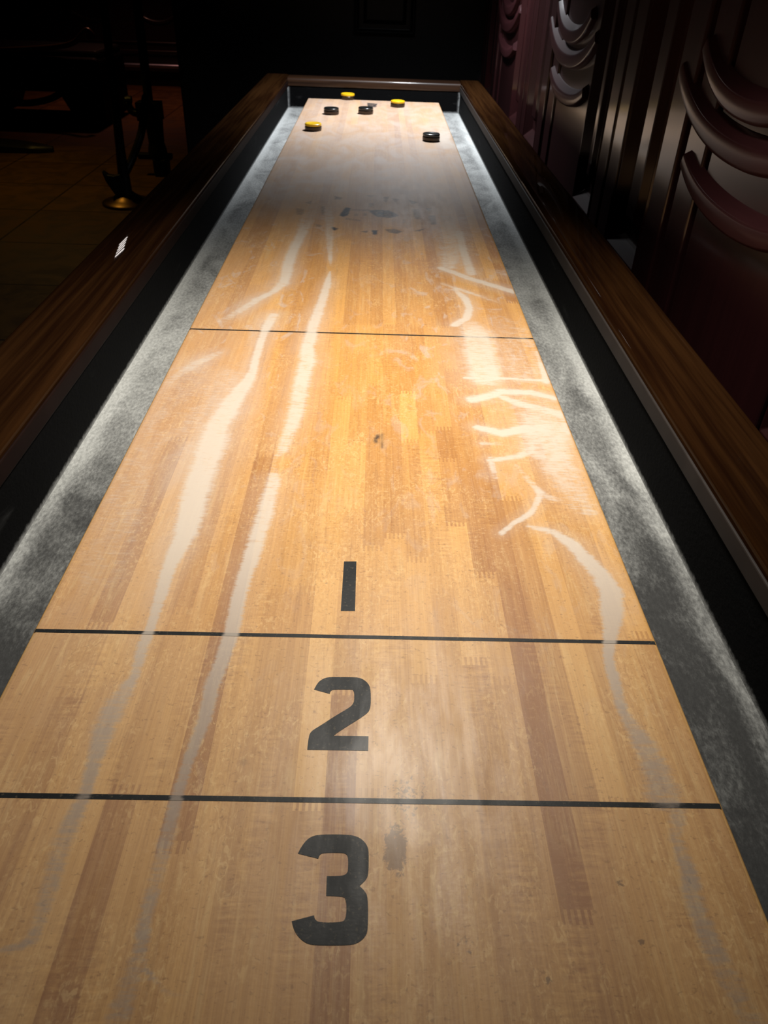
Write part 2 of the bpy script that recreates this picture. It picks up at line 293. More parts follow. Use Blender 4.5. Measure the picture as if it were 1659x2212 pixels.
def make_board_material(paint=False):
    m, nt, b = new_mat('zone_paint' if paint else 'maple_board')
    g = G(nt)
    wax = g.attr('wax')
    x, y, z = g.xyz()
    # wood: one tint for each stave, fine grain, ray fleck
    grain = g.noise((260, 5, 1), 1, 3, 0.6)
    grain2 = g.noise((1100, 9, 1), 1, 2, 0.5)
    broad = g.noise((9, 1.4, 1), 1, 2, 0.5)
    fleck = g.noise((55, 320, 1), 1, 3, 0.6, 0.4)
    fmask = g.range(g.noise((30, 9, 1), 1, 2, 0.5, loc=(3, 1, 0)), 0.5, 0.68)
    if not paint:
        t = g.attr('tint')
        t = g.math('ADD', t, g.math('MULTIPLY', g.math('SUBTRACT', grain, 0.5), 0.62))
        t = g.math('ADD', t, g.math('MULTIPLY', g.math('SUBTRACT', grain2, 0.5), 0.5))
        t = g.math('ADD', t, g.math('MULTIPLY', g.math('SUBTRACT', broad, 0.5), 0.5))
        t = g.math('ADD', t, g.math('MULTIPLY', g.math('MULTIPLY', g.math('SUBTRACT', fleck, 0.5), fmask), 1.3), clamp=True)
        amber = g.mix(t, (*AMBER_D, 1), (*AMBER_L, 1))
        pale = g.mix(t, (*PALE_D, 1), (*PALE_L, 1))
        base = g.mix(g.math('MULTIPLY', g.math('GREATER_THAN', y, 0.4455), g.range(y, 0.42, 1.0, 0.38, 1.0)), pale, amber)
        flame = g.noise((230, 120, 1), 1, 4, 0.62, 1.2, (3, 8, 2))
        fz = g.range(g.noise((16, 9, 1), 1, 3, 0.55, 0.6, (1, 8, 2)), 0.40, 0.62)
        base = g.mix(g.math('MULTIPLY', fz, g.range(flame, 0.5, 0.68, 0, 0.38)), base, (0.95, 0.66, 0.30, 1))
        base = g.mix(g.math('MULTIPLY', fz, g.range(flame, 0.47, 0.30, 0, 0.30)), base, (0.36, 0.165, 0.055, 1))
        # dimples and worn pits
        dim = g.noise((300, 420, 1), 1, 2, 0.55, 0.5)
        base = g.mix(g.range(dim, 0.40, 0.27, 0, 0.5), base, (0.27, 0.125, 0.04, 1))
        base = g.mix(g.math('MULTIPLY', g.range(dim, 0.56, 0.72, 0, 0.32), g.range(y, 0.40, 0.6, 0.25, 1.0)), base, (0.88, 0.62, 0.33, 1))
        fib = g.noise((170, 13, 1), 1, 5, 0.68, 0.5, (2, 2, 5))
        fm = g.range(g.noise((10, 5, 1), 1, 2, 0.5, 0.5, (7, 2, 5)), 0.42, 0.62)
        base = g.mix(g.math('MULTIPLY', fm, g.range(fib, 0.5, 0.66, 0, 0.30)), base, (0.86, 0.60, 0.27, 1))
        base = g.mix(g.math('MULTIPLY', g.range(fm, 0.0, 1.0, 0.9, 0.3), g.range(fib, 0.46, 0.32, 0, 0.28)), base, (0.33, 0.155, 0.055, 1))
        pits = g.range(g.math('ADD', g.math('MULTIPLY', g.attr('wear'), 0.55), g.math('MULTIPLY', g.noise((300, 260, 1), 1, 3, 0.65, 0.6, (5, 2, 0)), 0.6)), 0.60, 0.70, 0, 0.75)
        base = g.mix(pits, base, (0.17, 0.088, 0.036, 1))
        film = g.attr('film')
        fn = g.range(g.noise((16, 7, 1), 1, 4, 0.6, 1.0, (2, 9, 0)), 0.3, 0.7, 0.7, 1.15)
        ff = g.math('MULTIPLY', film, fn, clamp=True)
        # scattered powder clouds
        cl = g.noise((34, 16, 1), 1, 5, 0.62, 1.4, (8, 3, 0))
        cl2 = g.range(cl, 0.50, 0.67, 0, 0.55)
        cl2 = g.math('MULTIPLY', cl2, g.attr('cloud'))
        ff = g.math('MAXIMUM', ff, cl2)
        base = g.mix(ff, base, (*FILM, 1))
        inkn = g.range(g.noise((120, 120, 1), 1, 3, 0.6, loc=(1, 7, 0)), 0.3, 0.6, 0.7, 1.25)
        base = g.mix(g.math('MULTIPLY', g.attr('ink'), inkn, clamp=True), base, (0.022, 0.024, 0.03, 1))
    else:
        sp = g.noise((420, 420, 1), 1, 2, 0.6)
        base = g.mix(g.range(sp, 0.6, 0.7, 0, 0.45), (*PAINT, 1), (0.12, 0.1, 0.07, 1))
        ff = g.math('MULTIPLY', wax, 0.0)
    # wax tracks, ragged across the grain
    rag = g.noise((70, 330, 1), 1, 4, 0.68, 0.3, (4, 4, 0))
    rag2 = g.noise((45, 45, 1), 1, 3, 0.6, 0.8, (9, 4, 0))
    edge = g.math('ADD', g.math('MULTIPLY', g.math('SUBTRACT', rag, 0.5), 1.7), g.math('MULTIPLY', g.math('SUBTRACT', rag2, 0.5), 0.9))
    wx = g.math('MULTIPLY', wax, g.range(y, 0.42, 0.75, 1.5, 1.0))
    wf = g.range(g.math('ADD', wx, g.math('MULTIPLY', edge, g.range(wax, 0.0, 0.35))), 0.15, 1.0)
    wf = g.math('MULTIPLY', wf, g.range(wx, 0.0, 0.9, 0.38, 0.8, False))
    wf = g.math('MULTIPLY', wf, g.range(y, 0.30, 0.62, 0.9, 1.0))
    wcol = g.mix(g.range(y, 0.28, 0.60), (0.37, 0.31, 0.265, 1), (*WAX, 1))
    base = g.mix(wf, base, wcol)
    nt.links.new(base, b.inputs['Base Color'])
    tot = g.math('MAXIMUM', wf, ff)
    worn = g.noise((60, 14, 1), 1, 4, 0.6, 0.3, (6, 1, 0))
    r0 = g.range(worn, 0.3, 0.7, ROUGH - 0.05, ROUGH + 0.09)
    nt.links.new(g.mixf(tot, r0, 0.62), b.inputs['Roughness'])
    b.inputs['Specular IOR Level'].default_value = 0.2 if paint else 0.45
    lac = g.range(y, 0.40, 0.75, 0.03, 0.30)
    nt.links.new(g.math('MULTIPLY', lac, g.math('SUBTRACT', 1.0, tot)), b.inputs['Coat Weight'])
    b.inputs['Coat Roughness'].default_value = 0.10
    h = g.math('ADD', g.math('MULTIPLY', g.noise((260, 330, 1), 1, 2, 0.5, 0.4), 0.8), g.math('MULTIPLY', fleck, 0.5))
    nt.links.new(g.bump(h, 0.09, 0.0006), b.inputs['Normal'])
    return m

AMBER_D, AMBER_L = (0.44, 0.178, 0.042), (0.80, 0.41, 0.108)
PALE_D, PALE_L = (0.35, 0.152, 0.050), (0.77, 0.445, 0.160)
WAX = (0.70, 0.625, 0.54)
FILM = (0.585, 0.505, 0.455)
PAINT = (0.016, 0.018, 0.02)
ROUGH = 0.43

M = {}
M['board'] = make_board_material()
M['paint'] = make_board_material(True)
M['rail'] = wood('walnut_rail', (0.010, 0.0036, 0.0015), (0.031, 0.0128, 0.0042), 'Y', 0.5, 0.20, 0.02, spec=0.0)
M['shaded_trim'] = simple('shaded_trim', (0.012, 0.006, 0.005), 0.5, spec=0.04)  # left copy of the rail trim, shade put into its colour
M['carving'] = wood('carved_mahogany', (0.030, 0.0085, 0.010), (0.042, 0.013, 0.015), 'Y', 0.55, 0.42, 0.16, 60.0, 0.1, 0.02)
M['rail_x'] = wood('walnut_end_rail', (0.016, 0.0065, 0.0035), (0.05, 0.022, 0.010), 'X', 0.4, 0.5, 0.12, spec=0.3)
M['trim'] = simple('lit_trim', (0.037, 0.031, 0.029), 0.6, spec=0.12)  # right copy of the rail trim, paler colour stands in for light
M['cabinet'] = wood('cabinet_wood', (0.02, 0.008, 0.004), (0.05, 0.02, 0.01), 'Y', 0.4, 0.4)
M['mahogany'] = wood('mahogany', (0.018, 0.0038, 0.0045), (0.024, 0.0052, 0.006), 'Z', 0.45, 0.75, 0.14, 90.0, 0.25, 0.02)
M['black_panel'] = simple('black_panelling', (0.0035, 0.003, 0.003), 0.45, spec=0.25)
M['iron'] = simple('black_iron', (0.003, 0.0026, 0.0026), 0.45, spec=0.2)
M['brass'] = simple('worn_brass', (0.07, 0.04, 0.014), 0.35, 1.0)
M['leather'] = simple('black_leather', (0.001, 0.0009, 0.0009), 0.6, spec=0.05)
M['bronze'] = simple('gilt_wood', (0.10, 0.055, 0.015), 0.35, 0.3)
M['steel'] = simple('brushed_steel', (0.40, 0.43, 0.55), 0.3, 1.0)
M['puck_steel'] = simple('puck_steel', (0.075, 0.06, 0.05), 0.3, 1.0, var=0.08)
M['yellow'] = simple('yellow_plastic', (0.95, 0.58, 0.010), 0.35, coat=0.3, var=0.06)
M['black'] = simple('black_plastic', (0.008, 0.009, 0.008), 0.3, coat=0.4)
M['bar_wood'] = wood('bar_front_wood', (0.006, 0.002, 0.0016), (0.013, 0.004, 0.0028), 'X', 0.4, 0.4)

def carpet(name, dust):
    m, nt, b = new_mat(name)
    g = G(nt)
    fib = g.noise((700, 380, 500), 1, 3, 0.7)
    fib2 = g.noise((260, 120, 200), 1, 3, 0.6)
    base = g.mix(fib, (0.010, 0.010, 0.011, 1), (0.035, 0.035, 0.037, 1))
    if dust:
        blot = g.noise((14, 7, 1), 1, 5, 0.62, 0.8)
        big = g.noise((3, 1.4, 1), 1, 2, 0.5, loc=(0, 5, 0))
        x, y, z = g.xyz()
        ax = g.math('ABSOLUTE', x)
        edge = g.range(ax, 0.322, 0.347, 0, 0.28)
        near = g.range(y, 0.25, 1.15, -0.34, 0.14)
        d = g.math('ADD', g.math('MULTIPLY', blot, 0.85), g.math('MULTIPLY', big, 0.30))
        d = g.math('ADD', d, edge); d = g.math('ADD', d, near)
        d = g.math('ADD', d, g.math('MULTIPLY', g.math('SUBTRACT', fib2, 0.5), 0.3))
        d = g.math('ADD', d, g.math('MULTIPLY', g.math('SUBTRACT', fib, 0.5), 0.2))
        f = g.range(d, 0.25, 1.05, 0.07, 0.9)
        f = g.math('MULTIPLY', f, g.range(fib2, 0.25, 0.75, 0.8, 1.18))
        base = g.mix(f, base, (0.60, 0.62, 0.61, 1))
    else:
        sm = g.range(g.noise((8, 3, 20), 1, 4, 0.6, 1.5), 0.6, 0.8, 0, 0.10)
        base = g.mix(fib, (0.0015, 0.0015, 0.0016, 1), (0.005, 0.005, 0.0054, 1))
        base = g.mix(sm, base, (0.3, 0.3, 0.3, 1))
        x, y, z = g.xyz()
        corner = g.math('MULTIPLY', g.range(g.math('ABSOLUTE', x), 0.339, 0.35), g.range(y, 3.495, 3.513))
        foot = g.range(g.math('ADD', z, g.math('MULTIPLY', g.math('SUBTRACT', fib2, 0.5), 0.008)), Z0 - 0.052, Z0 - 0.060, 0, 0.7)
        dust = g.math('MAXIMUM', g.math('MULTIPLY', corner, g.range(g.noise((40, 40, 30), 1, 3, 0.6), 0.35, 0.6, 0.1, 0.7)), foot)
        base = g.mix(dust, base, (0.42, 0.43, 0.43, 1))
    nt.links.new(base, b.inputs['Base Color'])
    b.inputs['Roughness'].default_value = 0.95
    b.inputs['Specular IOR Level'].default_value = 0.08
    nt.links.new(g.bump(fib2, 0.5, 0.002), b.inputs['Normal'])
    return m
M['dusty_carpet'] = carpet('dusty_carpet', True)
M['black_carpet'] = carpet('black_carpet', False)

def floor_mat():
    m, nt, b = new_mat('dark_floor_tiles')
    g = G(nt)
    br = nt.nodes.new('ShaderNodeTexBrick')
    nt.links.new(g.coord((1, 1, 1), (0.1, 0.24, 0)), br.inputs['Vector'])
    br.inputs['Color1'].default_value = (0.090, 0.046, 0.014, 1); br.inputs['Color2'].default_value = (0.070, 0.034, 0.010, 1)
    br.inputs['Mortar'].default_value = (0.012, 0.007, 0.004, 1)
    br.inputs['Scale'].default_value = 1.0; br.inputs['Mortar Size'].default_value = 0.006
    br.inputs['Brick Width'].default_value = 0.6; br.inputs['Row Height'].default_value = 0.6
    br.offset = 0.0
    n = g.noise((5, 5, 1), 1, 4, 0.6, 1.2)
    c = g.mix(g.range(n, 0.3, 0.7, 0, 0.7), br.outputs[0], (0.02, 0.011, 0.005, 1))
    nt.links.new(c, b.inputs['Base Color'])
    nt.links.new(g.range(n, 0.3, 0.7, 0.38, 0.55), b.inputs['Roughness'])
    nt.links.new(g.bump(n, 0.12, 0.01), b.inputs['Normal'])
    b.inputs['Specular IOR Level'].default_value = 0.12
    return m
M['floor'] = floor_mat()

# ----------------------------------------------------------------- the setting
bm = bmesh.new(); box(bm, -5.2, 0.75, -1.5, 10.6, -0.1, 0.0)
tag(finish(bm, 'floor', M['floor']), kind='structure')

# right wall: mahogany panelling with a repeating bay
XW = 0.55                      # face of the backing
PER = 1.19
WTOP = 2.3
bm = bmesh.new(); box(bm, XW, XW + 0.12, -1.2, 4.4, 0.0, WTOP)
wall_r = tag(finish(bm, 'wall_right', M['mahogany']), kind='structure')

def strip(y0, y1, depth, z0=0.0, z1=WTOP, b=0.005):
    bm = bmesh.new(); box(bm, XW - depth, XW, y0, y1, z0, z1)
    return finish(bm, 'pilaster', M['mahogany'], wall_r, bevel=b, seg=3)

def raised_panel(y0, y1, z0, z1):
    bm = bmesh.new()
    rings = []
    for ins, d in ((0, 0), (0, 0.028), (0.006, 0.034), (0.028, 0.014), (0.034, 0.009), (0.058, 0.009), (0.078, 0.026), (0.082, 0.027)):
        rings.append([bm.verts.new((XW - d, y, z)) for y, z in ((y0 + ins, z0 + ins), (y1 - ins, z0 + ins), (y1 - ins, z1 - ins), (y0 + ins, z1 - ins))])
    for a, b in zip(rings, rings[1:]):
        for k in range(4):
            bm.faces.new((a[k], a[(k + 1) % 4], b[(k + 1) % 4], b[k]))
    bm.faces.new(rings[-1])
    return finish(bm, 'raised_panel', M['mahogany'], wall_r, bevel=0.002)

def swag(yc, hw, zlow, rise, wz, proud):
    pts = []
    for k in range(29):
        s = -1 + 2 * k / 28
        pts.append(Vector((XW - 0.026, yc + s * hw, zlow + rise * s * s + 0.5 * rise * s ** 4)))
    bm = bmesh.new()
    def fn(i, p):
        s = -1 + 2 * i / 28
        a = pts[max(i - 1, 0)]; b = pts[min(i + 1, 28)]
        t = (b - a).normalized(); nrm = Vector((0, -t.z, t.y))
        w = wz * (0.75 + 0.25 * (1 - s * s)); h = proud * (0.85 + 0.15 * (1 - s * s))
        out = []
        for n_, d_ in ((1.0, 0.0), (0.98, 0.06), (0.90, 0.12), (0.42, 0.90), (0.32, 0.97), (0.15, 1.0), (-0.7, 1.0), (-0.88, 0.92), (-0.97, 0.6), (-1.0, 0.0)):
            out.append(p + nrm * (w * n_) + Vector((-h * d_, 0, 0)))
        return out
    sweep(bm, pts, fn)
    return finish(bm, 'carved_swag', M['carving'], wall_r, smooth=True, angle=60)

for k in range(-1, 3):
    o = PER * k
    strip(o + 0.885, o + 1.262, 0.026, 0.0, WTOP)            # broad field behind the swags
    strip(o + 1.275, o + 1.362, 0.030)
    strip(o + 1.375, o + 1.462, 0.036)
    raised_panel(o + 1.475, o + 1.69, Z0 - 0.035, Z0 + 1.2)
    strip(o + 1.70, o + 1.775, 0.034); strip(o + 1.79, o + 1.86, 0.034)
    raised_panel(o + 1.872, o + 2.055, Z0 - 0.035, Z0 + 1.2)
    bm = bmesh.new(); box(bm, XW - 0.03, XW, o + 1.475, o + 2.06, 0.0, Z0 - 0.04)
    finish(bm, 'lower_rail', M['mahogany'], wall_r, bevel=0.005)
    if k >= -1:
        swag(o + 1.15, 0.205, Z0 + 0.305, 0.038, 0.022, 0.017)
        swag(o + 1.15, 0.285, Z0 + 0.252, 0.046, 0.024, 0.018)
        swag(o + 1.12, 0.215, Z0 + 0.168, 0.024, 0.022, 0.017)

# black partition across the far end
bm = bmesh.new(); box(bm, -0.985, XW + 0.12, 4.4, 4.62, 0.0, WTOP)
wall_b = tag(finish(bm, 'wall_back', M['black_panel'], bevel=0.01), kind='structure')
bm = bmesh.new()
rings = []
zc0, zc1 = Z0 + 0.145, Z0 + 0.62
for ins, d in ((0, 0), (0, 0.016), (0.012, 0.02), (0.024, 0.008), (0.045, 0.008), (0.062, 0.018)):
    rings.append([bm.verts.new((x, 4.4 - d, z)) for x, z in ((-0.107 + ins, zc0 + ins), (0.19 - ins, zc0 + ins), (0.19 - ins, zc1 - ins), (-0.107 + ins, zc1 - ins))])
for a, b in zip(rings, rings[1:]):
    for k in range(4):
        bm.faces.new((a[k], a[(k + 1) % 4], b[(k + 1) % 4], b[k]))
bm.faces.new(rings[-1])
finish(bm, 'raised_panel', simple('dark_panel_gloss', (0.004, 0.0035, 0.0033), 0.4, spec=0.2), wall_b, bevel=0.002)
bm = bmesh.new(); box(bm, -1.0, XW, 4.38, 4.4, 0.0, 0.16)
finish(bm, 'skirting', M['black_panel'], wall_b, bevel=0.004)

# ----------------------------------------------------------------- shuffleboard table
table = empty('shuffleboard_table', (0, 0, 0))
tag(table, 'long wooden shuffleboard table with numbered maple board and black carpeted gutters', 'shuffleboard table')

NS = 25                        # staves across the board
SUB = 10
SW = W / NS
xs = np.concatenate([[-W / 2 + i * SW + SW * np.arange(SUB) / SUB] for i in range(NS)] + [[[W / 2]]], axis=None).ravel()
nx = len(xs)
ny = 1460
ys = np.linspace(Y_NEAR, Y_FAR, ny)
GX, GY = np.meshgrid(xs, ys)

def stroke_field(X, Y):
    F = np.zeros_like(X)
    for st in STREAKS:
        for (x0, y0, h0, i0), (x1, y1, h1, i1) in zip(st, st[1:]):
            m = max(h0, h1) * 1.9 + 0.004
            sel = (X > min(x0, x1) - m) & (X < max(x0, x1) + m) & (Y > min(y0, y1) - m) & (Y < max(y0, y1) + m)
            if not sel.any(): continue
            px, py = X[sel], Y[sel]
            dx, dy = x1 - x0, y1 - y0
            L2 = dx * dx + dy * dy + 1e-12
            t = np.clip(((px - x0) * dx + (py - y0) * dy) / L2, 0, 1)
            d = np.hypot(px - x0 - t * dx, py - y0 - t * dy)
            h = (h0 + (h1 - h0) * t)
            i = i0 + (i1 - i0) * t
            v = i * np.clip((h * 1.45 + 0.0012 - d) / (h * 0.9 + 0.0012), 0, 1)
            F[sel] = np.maximum(F[sel], v)
    return F

def in_poly(X, Y, poly):
    c = np.zeros(X.shape, bool)
    n = len(poly)
    for k in range(n):
        xa, ya = poly[k]; xb, yb = poly[(k + 1) % n]
        cond = ((ya > Y) != (yb > Y)) & (X < (xb - xa) * (Y - ya) / (yb - ya + 1e-12) + xa)
        c ^= cond
    return c

wax = stroke_field(GX, GY)
ink = np.zeros_like(GX)
for poly, s in INK:
    ink = np.maximum(ink, in_poly(GX, GY, poly) * s)
k3 = (ink + np.roll(ink, 1, 0) + np.roll(ink, -1, 0) + np.roll(ink, 1, 1) + np.roll(ink, -1, 1)) / 5
ink = k3
film = np.interp(GY, [0.1, 0.4, 0.9, 1.1, 1.45, 1.6, 1.75, 1.88, 2.3, 2.6, 3.0, 3.4], [0.10, 0.05, 0.02, 0.08, 0.12, 0.20, 0.38, 0.70, 0.74, 0.64, 0.60, 0.56])
STROKES = STREAKS
STREAKS = [[(x, y, h * 2.3 + 0.004, i * 0.6) for x, y, h, i in st] for st in STROKES]
halo = stroke_field(GX, GY)
STREAKS = STROKES
film = np.maximum(film, 0.62 * halo * np.interp(GY, [0.3, 0.8], [0.25, 1.0]))
film = film + 0.26 * np.clip((-0.10 - GX) / 0.08, 0, 1) * np.interp(GY, [0.3, 0.45, 0.7, 1.1, 1.4], [0.3, 0.7, 1.0, 0.8, 0.2])
film = film * (1 - 0.25 * np.exp(-((GX) / 0.11) ** 2) * (GY < 1.9))
cloud = np.interp(GY, [0.1, 0.45, 0.75, 1.0, 1.8, 3.4], [0.10, 0.25, 0.55, 0.95, 0.9, 0.5]) * np.clip(0.35 + np.abs(GX - 0.0) / 0.14, 0, 1)
# pits and dirt rubbed into the worn near zone (around the marked spots)
def patch(cx, cy, rx, ry, a): return a * np.exp(-((GX - cx) / rx) ** 2 - ((GY - cy) / ry) ** 2)
wear = 0.4 * np.clip((0.47 - GY) / 0.1, 0, 1) * np.clip(1 - np.abs(GX - 0.06) / 0.35, 0, 1)
wear = np.maximum(wear, patch(0.045, 0.300, 0.028, 0.03, 0.62))
wear = np.maximum(wear, patch(0.036, 0.262, 0.011, 0.024, 0.95))
wear = np.maximum(wear, patch(0.060, 0.335, 0.05, 0.035, 0.42))
wear = np.maximum(wear, patch(0.075, 0.205, 0.008, 0.02, 0.6))
for cx, cy in ((0.172, 0.243), (0.176, 0.208), (0.215, 0.245), (0.118, 0.187)):
    wear = np.maximum(wear, patch(cx, cy, 0.0045, 0.0055, 0.72))

# stave tints: each stave is a run of finger-jointed lengths
row = 0.5 * (ys[1:] + ys[:-1])
tint = np.zeros((ny - 1, nx - 1))
FIX = {  # stave index -> [(y from, tint)...] seen clearly in the picture
    12: [(0.0, 0.10), (0.335, 0.16), (0.385, 0.55), (0.47, 0.62), (0.62, 0.8), (0.75, 0.55), (1.0, 0.7)],
    11: [(0.0, 0.45), (0.29, 0.95), (0.43, 1.0), (0.52, 0.8), (0.86, 0.55), (1.3, 0.7)],
    10: [(0.0, 0.52), (0.5, 0.7), (0.68, 0.55), (0.9, 0.7)],
    19: [(0.0, 0.45), (0.22, 0.10), (0.44, 0.22), (0.52, 0.30), (0.72, 0.45), (1.1, 0.5)],
    18: [(0.0, 0.55), (0.40, 0.72), (0.525, 0.30), (0.7, 0.35), (0.95, 0.6)],
    17: [(0.0, 0.5), (0.42, 0.85), (0.5, 0.9), (0.6, 0.45), (0.72, 0.2), (0.79, 0.6)],
    16: [(0.0, 0.62), (0.5, 0.75), (0.62, 0.72), (0.78, 0.5), (1.0, 0.35)],
    15: [(0.0, 0.5), (0.40, 0.8), (0.545, 0.5), (0.76, 0.9), (0.88, 0.4)],
    14: [(0.0, 0.6), (0.45, 0.72), (0.58, 0.35), (0.8, 0.5)],
    13: [(0.0, 0.5), (0.30, 0.7), (0.47, 0.7), (0.56, 0.4), (0.9, 0.65)],
    5: [(0.0, 0.25), (0.3, 0.55), (0.47, 0.4), (0.66, 0.5)],
    2: [(0.0, 0.4), (0.38, 0.6), (0.45, 0.2), (0.62, 0.15), (0.75, 0.5)],
}
for s in range(NS):
    if s in FIX:
        runs = list(FIX[s]); y = 1.1
    else:
        runs = []; y = -0.2 + rng.random() * 0.3
    base = 0.3 + 0.5 * rng.random()
    while y < Y_FAR:
        v = float(np.clip(base + rng.normal(0, 0.13), 0.05, 1.0))
        runs.append((y, v)); y += 0.28 + 0.5 * rng.random()
    for c in range(SUB):
        off = 0.006 if (c % 2) else -0.002
        v = np.full(len(row), runs[0][1])
        for y0, tv in runs:
            v[row > y0 + off] = tv
        tint[:, s * SUB + c] = v

for A in (wax, film, cloud):
    A[:, 0] = 0; A[:, -1] = 0
tint[:, 0] = 1.0; tint[:, -1] = 1.0  # edge highlight painted in: outermost columns get the lightest tint
idx = np.arange(nx * ny).reshape(ny, nx)
bev = 0.004
TH = 0.045
top = np.stack([GX, GY, np.full_like(GX, Z0)], -1).reshape(-1, 3)
top[idx[:, 0], 2] -= 0.0013; top[idx[:, -1], 2] -= 0.0013
# close the sides with a small rounded edge
loop = list(idx[0, :]) + list(idx[1:, -1]) + list(idx[-1, -2::-1]) + list(idx[-2:0:-1, 0])
lv = top[loop]
low1 = lv.copy(); low2 = lv.copy()
nrm = np.zeros_like(lv)
nrm[:, 0] = np.where(lv[:, 0] > W / 2 - 1e-5, 1, np.where(lv[:, 0] < -W / 2 + 1e-5, -1, 0))
nrm[:, 1] = np.where(lv[:, 1] > Y_FAR - 1e-5, 1, np.where(lv[:, 1] < Y_NEAR + 1e-5, -1, 0))
low1 += nrm * 0.0012; low1[:, 2] -= 0.0015
low2 += nrm * 0.0012; low2[:, 2] -= TH
n0 = len(top); nl = len(loop)
verts = np.concatenate([top, low1, low2])
quads = np.stack([idx[:-1, :-1], idx[:-1, 1:], idx[1:, 1:], idx[1:, :-1]], -1).reshape(-1, 4)
l0 = np.array(loop); a1 = n0 + np.arange(nl); a2 = n0 + nl + np.arange(nl)
l0n, a1n, a2n = np.roll(l0, -1), np.roll(a1, -1), np.roll(a2, -1)
side = np.concatenate([np.stack([l0, a1, a1n, l0n], -1), np.stack([a1, a2, a2n, a1n], -1)])
allq = np.concatenate([quads, side])
me = bpy.data.meshes.new('playing_board')
me.vertices.add(len(verts)); me.vertices.foreach_set('co', verts.astype(np.float32).ravel())
me.loops.add(allq.size); me.loops.foreach_set('vertex_index', allq.astype(np.int32).ravel())
me.polygons.add(len(allq)); me.polygons.foreach_set('loop_start', (np.arange(len(allq)) * 4).astype(np.int32))
me.polygons.foreach_set('loop_total', np.full(len(allq), 4, np.int32))
me.update(calc_edges=True)
def put(name, arr, dom):
    a = me.attributes.new(name, 'FLOAT', dom)
    a.data.foreach_set('value', arr.astype(np.float32))
pad = np.zeros(2 * nl)
for nm, A in (('wax', wax), ('ink', ink), ('film', film), ('wear', wear), ('cloud', cloud)):
    put(nm, np.concatenate([A.ravel(), pad]), 'POINT')
put('tint', np.concatenate([tint.ravel(), np.full(len(side), 0.75)]), 'FACE')
me.validate()
me.materials.append(M['board'])
board = bpy.data.objects.new('playing_board', me)
link(board, table)

def marking(name, poly=None, rect=None, label=None):
    """a slightly raised coat of black paint; carries the wax field so the tracks cover it"""
    bm = bmesh.new()
    z = Z0 + 0.0002
    if rect:
        x0, x1, y0, y1 = rect
        n = 240
        lo = [bm.verts.new((x0 + (x1 - x0) * k / n, y0, z)) for k in range(n + 1)]
        hi = [bm.verts.new((x0 + (x1 - x0) * k / n, y1, z)) for k in range(n + 1)]
        for k in range(n):
            bm.faces.new((lo[k], lo[k + 1], hi[k + 1], hi[k]))
    else:
        # round the curves, keep the true corners
        for _ in range(2):
            out = []
            n = len(poly)
            for k in range(n):
                p0, p1, p2 = (Vector(poly[(k + d) % n]) for d in (-1, 0, 1))
                if (p1 - p0).angle(p2 - p1, 0.0) < math.radians(50):
                    out += [p1.lerp(p0, 0.25), p1.lerp(p2, 0.25)]
                else:
                    out.append(p1)
            poly = [tuple(p) for p in out]
        f = bm.faces.new([bm.verts.new((x, y, z)) for x, y in poly])
        if f.normal.z < 0: f.normal_flip()
        bmesh.ops.triangulate(bm, faces=[f])
    ext = bmesh.ops.extrude_face_region(bm, geom=bm.faces[:])
    for v in [g_ for g_ in ext['geom'] if isinstance(g_, bmesh.types.BMVert)]:
        v.co.z = Z0 - 0.0004
    o = finish(bm, name, M['paint'], board)
    co = np.array([v.co[:] for v in o.data.vertices])
    w = stroke_field(co[:, 0], co[:, 1])
    a = o.data.attributes.new('wax', 'FLOAT', 'POINT')
    a.data.foreach_set('value', w.astype(np.float32))
    if label: o['label'] = label
    return o

marking('number_marking', poly=ONE, label='black painted numeral 1')
marking('number_marking', poly=TWO, label='black painted numeral 2')
marking('number_marking', poly=THREE, label='black painted numeral 3')
for yc, hh, lb in ((0.2956, 0.0019, 'black line between the 3 and the 2'), (0.4453, 0.0019, 'black line between the 2 and the 1'), (1.0665, 0.0019, 'thin black foul line across the board')):
    marking('zone_line', rect=(-W / 2 + 0.001, W / 2 - 0.001, yc - hh, yc + hh), label=lb)

# cradle: gutters, liners, rails, trims, outside boards, legs
XI, XO = 0.350, 0.450
YI0, YI1 = -0.02, 3.515        # inner ends
GZ = Z0 - 0.06
bm = bmesh.new(); box(bm, -XI, XI, YI0, YI1, GZ - 0.02, GZ)
finish(bm, 'gutter_carpet', M['dusty_carpet'], table)
bm = bmesh.new(); box(bm, -0.2, 0.2, Y_NEAR + 0.05, Y_FAR - 0.05, GZ, Z0 - TH + 0.001)
finish(bm, 'board_support', M['cabinet'], table)
for s in (-1, 1):
    bm = bmesh.new(); box(bm, min(s * XI, s * (XI + 0.012)), max(s * XI, s * (XI + 0.012)), YI0, YI1, GZ - 0.02, Z0 + 0.02)
    finish(bm, 'carpet_liner', M['black_carpet'], table)
for y0, y1 in ((YI0 - 0.012, YI0), (YI1, YI1 + 0.012)):
    bm = bmesh.new(); box(bm, -XI - 0.012, XI + 0.012, y0, y1, GZ - 0.02, Z0 + 0.02)
    finish(bm, 'carpet_liner', M['black_carpet'], table)

